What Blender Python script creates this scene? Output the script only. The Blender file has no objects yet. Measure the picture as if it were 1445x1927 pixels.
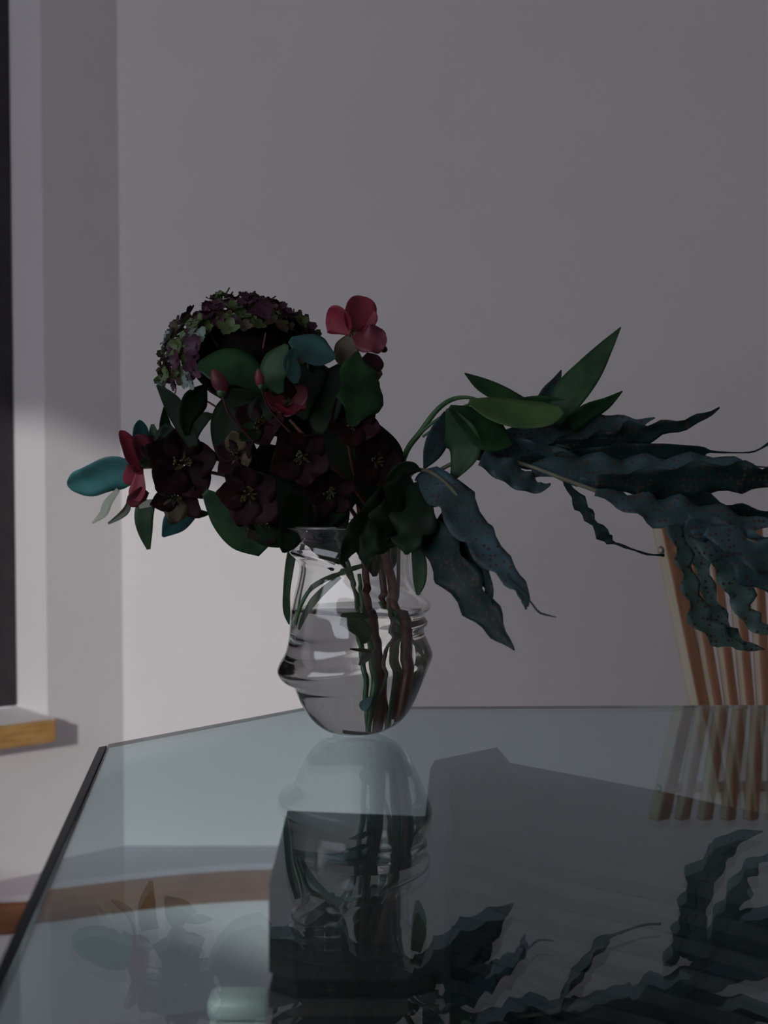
import bpy, bmesh, math, random
from mathutils import Vector, Matrix
random.seed(7)
S = bpy.context.scene
COL = S.collection

# ------------------------------------------------------------------ camera
W, H, F = 1445.0, 1927.0, 2700.0
CAM = Vector((0.0, 0.0, 1.10))
PITCH = math.atan(123.5 / F)
cd = bpy.data.cameras.new('camera'); cam = bpy.data.objects.new('camera', cd); COL.objects.link(cam)
cam.location = CAM; cam.rotation_euler = (math.pi / 2 - PITCH, 0, 0)
cd.sensor_fit = 'HORIZONTAL'; cd.sensor_width = 36.0; cd.lens = 36.0 * F / W
cd.clip_start = 0.02; cd.clip_end = 100
cd.dof.use_dof = True; cd.dof.focus_distance = 1.56; cd.dof.aperture_fstop = 7.0
S.camera = cam

# ------------------------------------------------------------------ sky, sun, exposure
SKY = 2.5
SUN = 1.15
wd = bpy.data.worlds.new('sky'); S.world = wd; wd.use_nodes = True
bg = wd.node_tree.nodes['Background']
bg.inputs[0].default_value = (0.86, 0.90, 1.0, 1); bg.inputs[1].default_value = SKY
SUNDIR = Vector((0.2425, 0.970, -0.27)).normalized()      # the way the light travels
sl = bpy.data.lights.new('sun', 'SUN'); sl.energy = SUN; sl.angle = math.radians(1.3); sl.color = (1.0, 0.985, 0.95)
so = bpy.data.objects.new('sun', sl); COL.objects.link(so)
so.rotation_euler = (-SUNDIR).to_track_quat('Z', 'Y').to_euler(); so.location = (-2.5, -3, 3)
S.view_settings.view_transform = 'Standard'; S.view_settings.look = 'None'
S.view_settings.exposure = 0.0; S.view_settings.gamma = 1.0; S.view_settings.use_curve_mapping = False
S.cycles.max_bounces = 16; S.cycles.diffuse_bounces = 6; S.cycles.glossy_bounces = 8
S.cycles.transmission_bounces = 16; S.cycles.transparent_max_bounces = 12
S.cycles.sample_clamp_indirect = 3.0; S.cycles.blur_glossy = 0.3

# ------------------------------------------------------------------ helpers
def ray(px, py):
    a = (px - W / 2) / F; b = -(py - H / 2) / F
    c, s = math.cos(PITCH), math.sin(PITCH)
    return Vector((a, c + b * s, -s + b * c))
def at(px, py, D):
    d = ray(px, py); return CAM + d * (D / d.y)
def on(px, py, z):
    d = ray(px, py); return CAM + d * ((z - CAM.z) / d.z)

def nodes(name):
    m = bpy.data.materials.new(name); m.use_nodes = True
    return m, m.node_tree.nodes, m.node_tree.links, m.node_tree.nodes['Principled BSDF']
def mat(name, c1, c2=None, rough=0.5, scale=20.0, stretch=(1, 1, 1), bump=0.0, detail=4.0, spec=0.5, trans=0.0, coat=0.0, lo=0.35, hi=0.65):
    m, N, L, b = nodes(name)
    b.inputs['Roughness'].default_value = rough
    b.inputs['Specular IOR Level'].default_value = spec
    b.inputs['Coat Weight'].default_value = coat
    c2 = c2 or c1
    tc = N.new('ShaderNodeTexCoord'); mp = N.new('ShaderNodeMapping'); mp.inputs['Scale'].default_value = stretch
    nz = N.new('ShaderNodeTexNoise'); nz.inputs['Scale'].default_value = scale; nz.inputs['Detail'].default_value = detail
    rp = N.new('ShaderNodeValToRGB')
    rp.color_ramp.elements[0].position = lo; rp.color_ramp.elements[0].color = (*c1, 1)
    rp.color_ramp.elements[1].position = hi; rp.color_ramp.elements[1].color = (*c2, 1)
    L.new(tc.outputs['Object'], mp.inputs[0]); L.new(mp.outputs[0], nz.inputs['Vector'])
    L.new(nz.outputs['Fac'], rp.inputs[0]); L.new(rp.outputs[0], b.inputs['Base Color'])
    if bump:
        bp = N.new('ShaderNodeBump'); bp.inputs['Strength'].default_value = bump; bp.inputs['Distance'].default_value = 0.002
        L.new(nz.outputs['Fac'], bp.inputs['Height']); L.new(bp.outputs[0], b.inputs['Normal'])
    if trans:
        t = N.new('ShaderNodeBsdfTranslucent'); mx = N.new('ShaderNodeMixShader'); mx.inputs[0].default_value = trans
        L.new(rp.outputs[0], t.inputs[0]); L.new(b.outputs[0], mx.inputs[1]); L.new(t.outputs[0], mx.inputs[2])
        L.new(mx.outputs[0], N['Material Output'].inputs[0])
    return m
def glass(name, ior, absorb=None, density=0.0, tint=(1, 1, 1)):
    m, N, L, b = nodes(name); N.remove(b)
    g = N.new('ShaderNodeBsdfGlass'); g.inputs['IOR'].default_value = ior; g.inputs['Roughness'].default_value = 0.0
    g.inputs['Color'].default_value = (*tint, 1)
    L.new(g.outputs[0], N['Material Output'].inputs['Surface'])
    if absorb:
        v = N.new('ShaderNodeVolumeAbsorption'); v.inputs['Color'].default_value = (*absorb, 1); v.inputs['Density'].default_value = density
        L.new(v.outputs[0], N['Material Output'].inputs['Volume'])
    return m

M = {}
M['wall'] = mat('wall_paint', (0.765, 0.735, 0.745), (0.785, 0.755, 0.765), 0.85, 3.0, bump=0.02, spec=0.2)
M['ceiling'] = mat('ceiling_paint', (0.70, 0.68, 0.66), (0.72, 0.70, 0.68), 0.9, 2.0)
M['floor'] = mat('floor_paint', (0.60, 0.56, 0.58), (0.66, 0.62, 0.64), 0.6, 6.0, bump=0.05)
M['room'] = mat('room_paint', (0.74, 0.68, 0.63), (0.76, 0.70, 0.65), 0.9, 3.0)
M['frame'] = mat('black_frame_paint', (0.018, 0.016, 0.018), (0.03, 0.028, 0.03), 0.5, 30.0, bump=0.1)
M['oak'] = mat('oak', (0.46, 0.24, 0.075), (0.62, 0.36, 0.13), 0.5, 14.0, (1.5, 1.5, 10), bump=0.05)
M['brown'] = mat('brown_wood', (0.20, 0.075, 0.03), (0.30, 0.13, 0.055), 0.45, 10.0, (1, 1, 8), bump=0.1)
M['chair'] = mat('chair_brown_wood', (0.40, 0.19, 0.11), (0.52, 0.27, 0.16), 0.4, 16.0, (6, 6, 0.5), bump=0.05)
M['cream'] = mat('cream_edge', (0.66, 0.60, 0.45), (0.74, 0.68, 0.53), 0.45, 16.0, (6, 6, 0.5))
M['metal'] = mat('dark_metal', (0.05, 0.045, 0.04), (0.09, 0.085, 0.08), 0.35, 60.0)
M['ply'] = mat('dark_board', (0.10, 0.085, 0.075), (0.15, 0.125, 0.11), 0.7, 9.0)
M['ply2'] = mat('darker_board', (0.055, 0.046, 0.042), (0.085, 0.072, 0.065), 0.75, 9.0)
M['ledge_top'] = mat('ledge_top_paint', (0.50, 0.46, 0.50), (0.56, 0.52, 0.56), 0.6, 8.0)
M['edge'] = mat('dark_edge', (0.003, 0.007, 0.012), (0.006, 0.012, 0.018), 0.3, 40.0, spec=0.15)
M['box'] = mat('pale_enamel', (0.62, 0.68, 0.62), (0.68, 0.74, 0.68), 0.4, 4.0)
M['table'] = glass('table_glass', 1.5, (0.08, 0.64, 0.74), 11.0, (0.98, 0.99, 0.99))
M['vase'] = glass('vase_glass', 1.47, None, 0, (0.985, 0.99, 0.99))
M['water'] = glass('water', 1.33, None, 0, (0.985, 0.985, 0.975))
M['teal'] = mat('teal_leaf', (0.025, 0.125, 0.125), (0.05, 0.20, 0.21), 0.42, 45.0, bump=0.25, trans=0.12)
M['teal2'] = mat('deep_teal_leaf', (0.012, 0.07, 0.065), (0.03, 0.12, 0.12), 0.45, 45.0, bump=0.25, trans=0.12)
M['green'] = mat('green_leaf', (0.008, 0.036, 0.014), (0.022, 0.074, 0.026), 0.5, 45.0, bump=0.35, spec=0.28, trans=0.12)
M['dark'] = mat('dark_leaf', (0.005, 0.013, 0.007), (0.011, 0.026, 0.013), 0.6, 40.0, bump=0.25, spec=0.18)
M['lime'] = mat('yellow_green_leaf', (0.035, 0.10, 0.025), (0.07, 0.14, 0.035), 0.5, 35.0, bump=0.2, trans=0.15)
M['greyleaf'] = mat('grey_dry_leaf', (0.17, 0.20, 0.17), (0.28, 0.30, 0.25), 0.6, 40.0, bump=0.2)
M['stem'] = mat('green_stem', (0.03, 0.10, 0.04), (0.06, 0.15, 0.06), 0.5, 60.0)
M['bark'] = mat('brown_stem', (0.07, 0.022, 0.014), (0.13, 0.045, 0.025), 0.5, 60.0, (1, 1, 0.3))
M['rachis'] = mat('frond_midrib', (0.10, 0.10, 0.07), (0.17, 0.17, 0.12), 0.5, 60.0)
M['wine'] = mat('wine_petal', (0.014, 0.005, 0.007), (0.032, 0.009, 0.013), 0.6, 30.0, bump=0.3, spec=0.15, trans=0.15)
M['pink'] = mat('pink_petal', (0.26, 0.025, 0.05), (0.40, 0.05, 0.09), 0.5, 26.0, bump=0.2, trans=0.2)
M['rose'] = mat('dusky_petal', (0.12, 0.016, 0.035), (0.22, 0.035, 0.06), 0.5, 26.0, bump=0.2, trans=0.2)
M['olive'] = mat('olive_petal', (0.045, 0.028, 0.012), (0.085, 0.065, 0.022), 0.5, 26.0, bump=0.2, trans=0.2)
M['yellow'] = mat('stamens', (0.045, 0.04, 0.015), (0.08, 0.065, 0.02), 0.6, 90.0)
M['h_purple'] = mat('floret_purple', (0.030, 0.008, 0.022), (0.08, 0.016, 0.05), 0.55, 60.0, trans=0.15)
M['hollow_shade'] = mat('hollow_shade_fill', (0.006, 0.005, 0.005), (0.014, 0.010, 0.010), 0.8, 80.0, spec=0.1)
M['h_green'] = mat('floret_green', (0.045, 0.09, 0.03), (0.12, 0.17, 0.06), 0.55, 60.0, trans=0.15)
M['h_red'] = mat('floret_red_green', (0.09, 0.02, 0.03), (0.07, 0.09, 0.04), 0.55, 90.0, trans=0.15)
M['h_pale'] = mat('floret_pale_blue', (0.12, 0.20, 0.15), (0.24, 0.32, 0.30), 0.5, 60.0, trans=0.1)

def fern_mat(name, c1, c2):
    m, N, L, b = nodes(name)
    b.inputs['Roughness'].default_value = 0.5; b.inputs['Specular IOR Level'].default_value = 0.25
    tc = N.new('ShaderNodeTexCoord')
    nz = N.new('ShaderNodeTexNoise'); nz.inputs['Scale'].default_value = 26; nz.inputs['Detail'].default_value = 5
    rp = N.new('ShaderNodeValToRGB'); e = rp.color_ramp.elements
    e[0].position = 0.35; e[0].color = (*c1, 1); e[1].position = 0.68; e[1].color = (*c2, 1)
    vo = N.new('ShaderNodeTexVoronoi'); vo.inputs['Scale'].default_value = 165; vo.inputs['Randomness'].default_value = 0.55
    r2 = N.new('ShaderNodeValToRGB'); r2.color_ramp.elements[0].position = 0.25; r2.color_ramp.elements[0].color = (1, 1, 1, 1)
    r2.color_ramp.elements[1].position = 0.34; r2.color_ramp.elements[1].color = (0, 0, 0, 1)
    mx = N.new('ShaderNodeMix'); mx.data_type = 'RGBA'; mx.inputs['B'].default_value = (0.055, 0.028, 0.025, 1)
    bp = N.new('ShaderNodeBump'); bp.inputs['Strength'].default_value = 0.3; bp.inputs['Distance'].default_value = 0.002
    L.new(tc.outputs['Object'], nz.inputs['Vector']); L.new(tc.outputs['Object'], vo.inputs['Vector'])
    L.new(nz.outputs['Fac'], rp.inputs[0]); L.new(vo.outputs['Distance'], r2.inputs[0])
    L.new(r2.outputs[0], mx.inputs['Factor']); L.new(rp.outputs[0], mx.inputs['A']); L.new(mx.outputs['Result'], b.inputs['Base Color'])
    L.new(nz.outputs['Fac'], bp.inputs['Height']); L.new(bp.outputs[0], b.inputs['Normal'])
    return m
M['fern'] = fern_mat('fern_leaf', (0.022, 0.048, 0.048), (0.05, 0.10, 0.125))
M['fern_dark'] = fern_mat('dark_fern_leaf', (0.004, 0.016, 0.014), (0.012, 0.034, 0.034))
M['fern_pale'] = fern_mat('pale_fern_leaf', (0.045, 0.085, 0.075), (0.10, 0.165, 0.155))

def tag(o, label=None, cat=None, group=None, kind=None):
    if label: o['label'] = label
    if cat: o['category'] = cat
    if group: o['group'] = group
    if kind: o['kind'] = kind
    return o
def link(name, me, m, parent=None, smooth=True):
    o = bpy.data.objects.new(name, me); COL.objects.link(o)
    for mm in (m if isinstance(m, (list, tuple)) else [m]):
        if mm and mm.name not in [x.name for x in me.materials if x]: me.materials.append(mm)
    if parent: o.parent = parent
    if smooth:
        me.polygons.foreach_set('use_smooth', [True] * len(me.polygons))
    return o
def thing(name, loc, label, cat, group=None):
    o = bpy.data.objects.new(name, None); COL.objects.link(o); o.location = loc; o.empty_display_size = 0.02
    return tag(o, label, cat, group)
def org(parent):
    return Vector(parent.location) if parent else Vector((0, 0, 0))
def mesh(name, verts, faces):
    me = bpy.data.meshes.new(name); me.from_pydata([tuple(v) for v in verts], [], faces); me.update(); return me
def prism(name, poly, z0, z1, m, parent=None, smooth=False, bevel=0.0):
    o0 = org(parent); n = len(poly)
    v = [Vector((p[0], p[1], z0)) - o0 for p in poly] + [Vector((p[0], p[1], z1)) - o0 for p in poly]
    area = sum(poly[i][0] * poly[(i + 1) % n][1] - poly[(i + 1) % n][0] * poly[i][1] for i in range(n))
    fs = [list(range(n))[::-1], list(range(n, 2 * n))] + [[i, (i + 1) % n, n + (i + 1) % n, n + i] for i in range(n)]
    if area < 0: fs = [f[::-1] for f in fs]
    me = mesh(name, v, fs)
    if bevel:
        bm = bmesh.new(); bm.from_mesh(me)
        bmesh.ops.bevel(bm, geom=list(bm.edges), offset=bevel, segments=2, affect='EDGES', profile=0.5); bm.to_mesh(me); bm.free()
    return link(name, me, m, parent, smooth)
def box8(name, c8, m, parent=None, bevel=0.0, side=None):
    """c8: four bottom corners then four top corners, counter-clockwise seen from above"""
    o0 = org(parent); v = [Vector(p) - o0 for p in c8]
    fs = [[3, 2, 1, 0], [4, 5, 6, 7], [0, 1, 5, 4], [1, 2, 6, 5], [2, 3, 7, 6], [3, 0, 4, 7]]
    me = mesh(name, v, fs)
    o = link(name, me, m, parent, False)
    if side is not None:
        for i in side: me.polygons[i].material_index = 1
    if bevel:
        bm = bmesh.new(); bm.from_mesh(me)
        bmesh.ops.bevel(bm, geom=list(bm.edges), offset=bevel, segments=2, affect='EDGES', profile=0.5); bm.to_mesh(me); bm.free()
    return o

def spline(pts, n):
    """Catmull-Rom through tuples of any length, n+1 samples"""
    P = [pts[0]] + list(pts) + [pts[-1]]
    k = len(pts) - 1; out = []
    for i in range(n + 1):
        u = i / n * k; j = min(int(u), k - 1); t = u - j
        a, b, c, d = P[j], P[j + 1], P[j + 2], P[j + 3]
        out.append(tuple(0.5 * (2 * b[q] + (c[q] - a[q]) * t + (2 * a[q] - 5 * b[q] + 4 * c[q] - d[q]) * t * t + (3 * b[q] - a[q] - 3 * c[q] + d[q]) * t ** 3) for q in range(len(b))))
    return out

def tube(name, pts, m, parent, n=None, sides=8):
    """pts: (px,py,D,diameter px)"""
    n = n or max(6, 5 * (len(pts) - 1)); o0 = org(parent)
    s = spline(pts, n); c = [at(p[0], p[1], p[2]) for p in s]; r = [max(p[3], 1.0) * p[2] / F / 2 for p in s]
    return tube_w(name, c, r, m, parent, sides)
def tube_w(name, c, r, m, parent, sides=8):
    o0 = org(parent); v = []; fs = []; n = len(c) - 1
    ref = Vector((0.3, -1, 0.2)).normalized()
    for i in range(n + 1):
        t = (c[min(i + 1, n)] - c[max(i - 1, 0)]).normalized()
        a = t.cross(ref).normalized(); b = t.cross(a).normalized()
        for k in range(sides):
            w = 2 * math.pi * k / sides
            v.append(c[i] + (a * math.cos(w) + b * math.sin(w)) * r[i] - o0)
    for i in range(n):
        for k in range(sides):
            k2 = (k + 1) % sides
            fs.append([i * sides + k, (i + 1) * sides + k, (i + 1) * sides + k2, i * sides + k2])
    fs.append(list(range(sides))); fs.append([n * sides + k for k in range(sides)][::-1])
    me = mesh(name, v, fs)
    bm = bmesh.new(); bm.from_mesh(me); bmesh.ops.recalc_face_normals(bm, faces=bm.faces); bm.to_mesh(me); bm.free()
    return link(name, me, m, parent)

THICK = 0.0007
def leaf(parent, name, m, pts, D=None, tilt=25, fold=0.18, wave=0.0, wn=5, scal=0.0, rnd=False, n=18, cup=0.0, seed=None, thick=THICK):
    """a thin blade along a midrib. pts: (px, py, width px[, D]); tilt turns the blade about its midrib."""
    rs = random.Random(seed if seed is not None else sum(int(p[0] + 3 * p[1]) for p in pts))
    pts = [(p[0], p[1], p[2], (p[3] if len(p) > 3 else D)) for p in pts]
    s = spline(pts, n); o0 = org(parent)
    c = [at(p[0], p[1], p[3]) for p in s]
    ca = max(0.35, math.cos(math.radians(tilt)))
    cols = [-1, -0.66, -0.3, 0, 0.3, 0.66, 1]; K = len(cols)
    ph = [rs.uniform(0, 6.28) for _ in range(4)]
    top = []; bot = []
    for i, p in enumerate(s):
        t = i / n
        tan = (c[min(i + 1, n)] - c[max(i - 1, 0)]).normalized()
        view = (c[i] - CAM).normalized()
        side = tan.cross(view)
        side = side.normalized() if side.length > 1e-4 else Vector((1, 0, 0))
        q = Matrix.Rotation(math.radians(tilt), 3, tan)
        side = q @ side
        nor = side.cross(tan).normalized()
        if nor.dot(view) > 0: nor = -nor
        w = max(p[2], 0.6) * p[3] / F / 2 / ca
        if rnd and t > 0.72: w *= math.sqrt(max(0.015, 1 - ((t - 0.72) / 0.28) ** 2))
        for k, u in enumerate(cols):
            ww = w; sg = 1 if u > 0 else -1
            if scal: ww = w * (1 + scal * math.sin(wn * 6.28 * t + ph[0 if u > 0 else 1]))
            zz = fold * abs(u) * w + cup * (u * u) * w
            if wave: zz += wave * w * (u * u) * math.sin(wn * 6.28 * t + ph[2 if u > 0 else 3])
            pos = c[i] + side * (u * ww) + nor * zz
            h = thick * 0.5 * (1 - 0.75 * abs(u))
            top.append(pos + nor * h - o0); bot.append(pos - nor * h - o0)
    v = top + bot; B = len(top); fs = []
    for i in range(n):
        for k in range(K - 1):
            a = i * K + k
            fs.append([a, a + 1, a + K + 1, a + K]); fs.append([B + a, B + a + K, B + a + K + 1, B + a + 1])
        a = i * K; fs.append([a, a + K, B + a + K, B + a]); a = i * K + K - 1; fs.append([a, B + a, B + a + K, a + K])
    for k in range(K - 1):
        fs.append([k, B + k, B + k + 1, k + 1]); a = n * K + k; fs.append([a, a + 1, B + a + 1, B + a])
    me = mesh(name, v, fs)
    bm = bmesh.new(); bm.from_mesh(me); bmesh.ops.recalc_face_normals(bm, faces=bm.faces); bm.to_mesh(me); bm.free()
    return link(name, me, m, parent)

def blob(name, c, rad, axis, m, parent, seg=12, rings=8, taper=0.0):
    """an ellipsoid with radii (across, along) around axis; taper points its far end"""
    o0 = org(parent); axis = axis.normalized(); q = axis.to_track_quat('Z', 'Y').to_matrix()
    v = [c - axis * rad[1] - o0]; fs = []
    for i in range(1, rings):
        a = math.pi * i / rings; z = -math.cos(a); r = math.sin(a) * (1 - taper * max(0, z))
        for k in range(seg):
            b = 2 * math.pi * k / seg
            v.append(c + q @ Vector((r * rad[0] * math.cos(b), r * rad[0] * math.sin(b), z * rad[1])) - o0)
    v.append(c + axis * rad[1] - o0); E = len(v) - 1
    for k in range(seg):
        fs.append([0, 1 + (k + 1) % seg, 1 + k]); fs.append([E, 1 + (rings - 2) * seg + k, 1 + (rings - 2) * seg + (k + 1) % seg])
    for i in range(rings - 2):
        for k in range(seg):
            k2 = (k + 1) % seg; a = 1 + i * seg
            fs.append([a + k, a + k2, a + seg + k2, a + seg + k])
    return link(name, mesh(name, v, fs), m, parent)

def petal_world(name, c, axis, ang, R, width, cup, m, parent, rs, flare=0.0):
    """one broad petal rooted at c, leaning out from axis"""
    q = axis.normalized().to_track_quat('Z', 'Y').to_matrix(); o0 = org(parent)
    n = 7; cols = [-1, -0.55, 0, 0.55, 1]; K = 5; top = []; bot = []
    for i in range(n + 1):
        t = i / n
        rr = R * (0.08 + 0.92 * t); zz = cup * R * (t ** 1.7) - flare * R * t ** 5
        w = width * R * (math.sin(math.pi * min(1, 0.14 + 0.80 * t ** 0.85))) ** 0.75
        for u in cols:
            a = ang + 0.0
            lx = rr * (1 - 0.10 * u * u * t); ly = u * w
            z = zz + 0.20 * abs(u) ** 2 * w + 0.05 * R * math.sin(5 * t + 3 * u + ang)
            p = Vector((lx * math.cos(a) - ly * math.sin(a), lx * math.sin(a) + ly * math.cos(a), z))
            d = Vector((0, 0, 0.0004))
            top.append(c + q @ (p + d) - o0); bot.append(c + q @ (p - d) - o0)
    v = top + bot; B = len(top); fs = []
    for i in range(n):
        for k in range(K - 1):
            a = i * K + k
            fs.append([a, a + 1, a + K + 1, a + K]); fs.append([B + a, B + a + K, B + a + K + 1, B + a + 1])
        a = i * K; fs.append([a, a + K, B + a + K, B + a]); a = i * K + K - 1; fs.append([a, B + a, B + a + K, a + K])
    for k in range(K - 1):
        fs.append([k, B + k, B + k + 1, k + 1]); a = n * K + k; fs.append([a, a + 1, B + a + 1, B + a])
    me = mesh(name, v, fs)
    return link(name, me, m, parent)

def stamen_mesh(c, axis, R, rs, o0):
    q = axis.normalized().to_track_quat('Z', 'Y').to_matrix(); v = []; fs = []
    def cone(base, tip, r):
        t = (tip - base).normalized(); a = t.orthogonal().normalized(); b = t.cross(a); i0 = len(v)
        for k in range(4):
            w = k * math.pi / 2
            v.append(base + (a * math.cos(w) + b * math.sin(w)) * r)
        for k in range(4):
            w = k * math.pi / 2
            v.append(tip + (a * math.cos(w) + b * math.sin(w)) * r * 1.5)
        for k in range(4):
            k2 = (k + 1) % 4; fs.append([i0 + k, i0 + k2, i0 + 4 + k2, i0 + 4 + k])
        fs.append([i0 + 4, i0 + 5, i0 + 6, i0 + 7])
    for k in range(22):
        a = rs.uniform(0, 6.28); r = R * 0.26 * math.sqrt(rs.random())
        cone(c - o0, c + q @ Vector((r * math.cos(a), r * math.sin(a), R * rs.uniform(0.16, 0.34))) - o0, R * 0.022)
    return mesh('flower_centre', v, fs)

def flower(parent, px, py, D, rpx, ax, m, cup=0.35, n=5, rot=0.0, seed=1, width=0.52, cmat='yellow', flare=0.0):
    """an open five-petalled flower: its centre is a part, its petals are that part's own pieces"""
    rs = random.Random(seed); c = at(px, py, D); R = rpx * D / F; axis = Vector(ax)
    fc = link('flower_centre', stamen_mesh(c, axis, R, rs, org(parent)), M[cmat], parent, False)
    for k in range(n):
        a = rot + 2 * math.pi * k / n + rs.uniform(-0.12, 0.12)
        p = petal_world('petal', c, axis, a, R * rs.uniform(0.92, 1.08), width * rs.uniform(0.9, 1.1), cup + rs.uniform(-0.08, 0.08) + 0.04 * (k % 2), M[m] if isinstance(m, str) else M[m[k % len(m)]], fc_parent(parent), rs, flare)
        p.parent = fc
    return fc
def fc_parent(parent):
    return parent

# ------------------------------------------------------------------ the room
UA = math.radians(40)
U = Vector((math.cos(UA), math.sin(UA), 0)); NIN = Vector((math.sin(UA), -math.cos(UA), 0))   # along the left wall; into the room
DW = 2.84
C = Vector(((228 - W / 2) / F * DW, DW, 0))
def lw(s, out=0.0, z=0.0):                       # point on the left wall: s back from the corner, out = outwards
    p = C - U * s - NIN * out; return Vector((p.x, p.y, z))
E = lw(2.6)
RA = math.radians(31)                             # the window wall behind the camera's left
RU = Vector((math.cos(RA), math.sin(RA), 0)); WD = Vector((math.sin(RA), -math.cos(RA), 0))
def rw(s, out=0.0, z=0.0):
    p = E + WD * s - RU * out; return Vector((p.x, p.y, z))
FW = rw(4.4)
XR = 2.4; CZ = 2.55
def struct(o): return tag(o, kind='structure')
plan = [(C.x, C.y), (E.x, E.y), (FW.x, FW.y), (XR, FW.y), (XR, DW)]
big = [(p[0] * 1.06, p[1] + (0.2 if p[1] > 2 else -0.2)) for p in plan]
struct(prism('floor', [(-3.2, -3.0), (2.7, -3.0), (2.7, 3.2), (-3.2, 3.2)], -0.08, 0.0, M['floor']))
lo = rw(4.4, 0.1); e0 = rw(0.0, 0.1)
struct(prism('ceiling', [(e0.x, e0.y), (lo.x, lo.y - 0.1), (XR + 0.1, lo.y - 0.1), (XR + 0.1, DW + 0.12), (C.x, DW + 0.12)], CZ, CZ + 0.08, M['ceiling']))
struct(prism('wall_back', [(C.x - 0.0, DW), (XR + 0.1, DW), (XR + 0.1, DW + 0.12), (C.x - 0.0, DW + 0.12)], 0, CZ, M['wall']))
struct(prism('wall_right', [(XR, FW.y - 0.1), (XR + 0.1, FW.y - 0.1), (XR + 0.1, DW), (XR, DW)], 0, CZ, M['room']))
struct(prism('wall_rear', [(FW.x, FW.y), (FW.x, FW.y - 0.1), (XR, FW.y - 0.1), (XR, FW.y)], 0, CZ, M['room']))
def quadwall(name, pt, s0, s1, z0, z1, th, m):
    a, b, c2, d = pt(s0), pt(s1), pt(s1, th), pt(s0, th)
    return [(a.x, a.y), (b.x, b.y), (c2.x, c2.y), (d.x, d.y)]
def holed_wall(name, pt, S0, S1, s0, s1, z0, z1, th, m):
    """one wall slab of thickness th with a rectangular opening"""
    v = []; ss = [S0, s0, s1, S1]; zs = [0, z0, z1, CZ]
    for o_ in (0.0, th):
        for z in zs:
            for s in ss: v.append(pt(s, o_, z))
    def I(l, j, i): return l * 16 + j * 4 + i
    fs = []
    for l in (0, 1):
        for j in range(3):
            for i in range(3):
                if i == 1 and j == 1: continue
                f = [I(l, j, i), I(l, j, i + 1), I(l, j + 1, i + 1), I(l, j + 1, i)]
                fs.append(f if l == 0 else f[::-1])
    for (a, b) in (((1, 1), (1, 2)), ((1, 2), (2, 2)), ((2, 2), (2, 1)), ((2, 1), (1, 1))):
        fs.append([I(0, *a), I(0, *b), I(1, *b), I(1, *a)])
    for i in range(3):
        fs.append([I(0, 0, i), I(0, 0, i + 1), I(1, 0, i + 1), I(1, 0, i)]); fs.append([I(0, 3, i), I(0, 3, i + 1), I(1, 3, i + 1), I(1, 3, i)])
        fs.append([I(0, i, 0), I(0, i + 1, 0), I(1, i + 1, 0), I(1, i, 0)]); fs.append([I(0, i, 3), I(0, i + 1, 3), I(1, i + 1, 3), I(1, i, 3)])
    me = mesh(name, v, fs)
    bm = bmesh.new(); bm.from_mesh(me); bmesh.ops.recalc_face_normals(bm, faces=bm.faces); bm.to_mesh(me); bm.free()
    return struct(link(name, me, m, None, False))
def s_at(px):                                    # where the left wall shows at pixel column px
    k = (px - W / 2) / F
    return (C.x - k * C.y) / (U.x - k * U.y)
SA = s_at(85)
REVEAL = 0.128
SILL_Z = at(50, 1352, lw(SA).y - 0.03).z
holed_wall('wall_left', lw, 0.0, 2.6, SA, SA + 1.35, SILL_Z - 0.042, 2.35, 0.26, M['wall'])
# window behind the camera's left, the sun's way in
RS1 = 2.62; 
def sun_hit(px, py):                             # follow the sun back from a point on the back wall to the window wall
    p = at(px, py, DW); d = -SUNDIR
    t = (E - p).dot(RU) / d.dot(RU); h = p + d * t
    return (h - E).dot(WD), h.z
RS1, WTOP = sun_hit(768, 1000)
WTOP = sun_hit(240, 825)[1]
WBOT = sun_hit(380, 1752)[1]
print('sun window', RS1, WBOT, WTOP, 'sill', SILL_Z, 'SA', SA)
holed_wall('wall_rear_left', rw, 0.0, 4.4, 0.25, RS1, WBOT, WTOP, 0.10, M['room'])

# visible window: dark frame set back in the reveal, sill with an oak nosing
def bar(name, pt, s0, s1, o0, o1, z0, z1, m, parent, bevel=0.0):
    c = [pt(s0, o1), pt(s0, o0), pt(s1, o0), pt(s1, o1)]
    poly = [(p.x, p.y) for p in c]
    return prism(name, poly, z0, z1, m, parent, False, bevel)
w1 = thing('window_1', lw(SA + 0.6, REVEAL, SILL_Z), None, None); w1['kind'] = 'structure'
s0, s1 = SA, SA + 1.35
bar('stile', lw, s0 + 0.001, s0 + 0.075, REVEAL, REVEAL + 0.05, SILL_Z + 0.001, 2.349, M['frame'], w1, 0.004)
bar('stile', lw, s1 - 0.075, s1 - 0.001, REVEAL, REVEAL + 0.05, SILL_Z + 0.001, 2.349, M['frame'], w1, 0.004)
bar('rail', lw, s0 + 0.076, s1 - 0.076, REVEAL, REVEAL + 0.05, SILL_Z + 0.001, SILL_Z + 0.075, M['frame'], w1, 0.004)
bar('rail', lw, s0 + 0.076, s1 - 0.076, REVEAL, REVEAL + 0.05, 2.27, 2.349, M['frame'], w1, 0.004)
bar('mullion', lw, (s0 + s1) / 2 - 0.025, (s0 + s1) / 2 + 0.025, REVEAL, REVEAL + 0.05, SILL_Z + 0.076, 2.269, M['frame'], w1, 0.004)
bl = bar('skylight_blocker', lw, s0 + 0.072, s1 - 0.072, REVEAL + 0.018, REVEAL + 0.024, SILL_Z + 0.07, 2.275, M['frame'], w1)  # added unseen panel; keeps skylight from brightening the reveal
bl['label'] = 'added dark panel holding skylight off the window reveal'
PR = 0.055
sill = thing('trim_1', lw(SA + 0.6, 0, SILL_Z - 0.04), None, None); sill['kind'] = 'structure'
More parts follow.
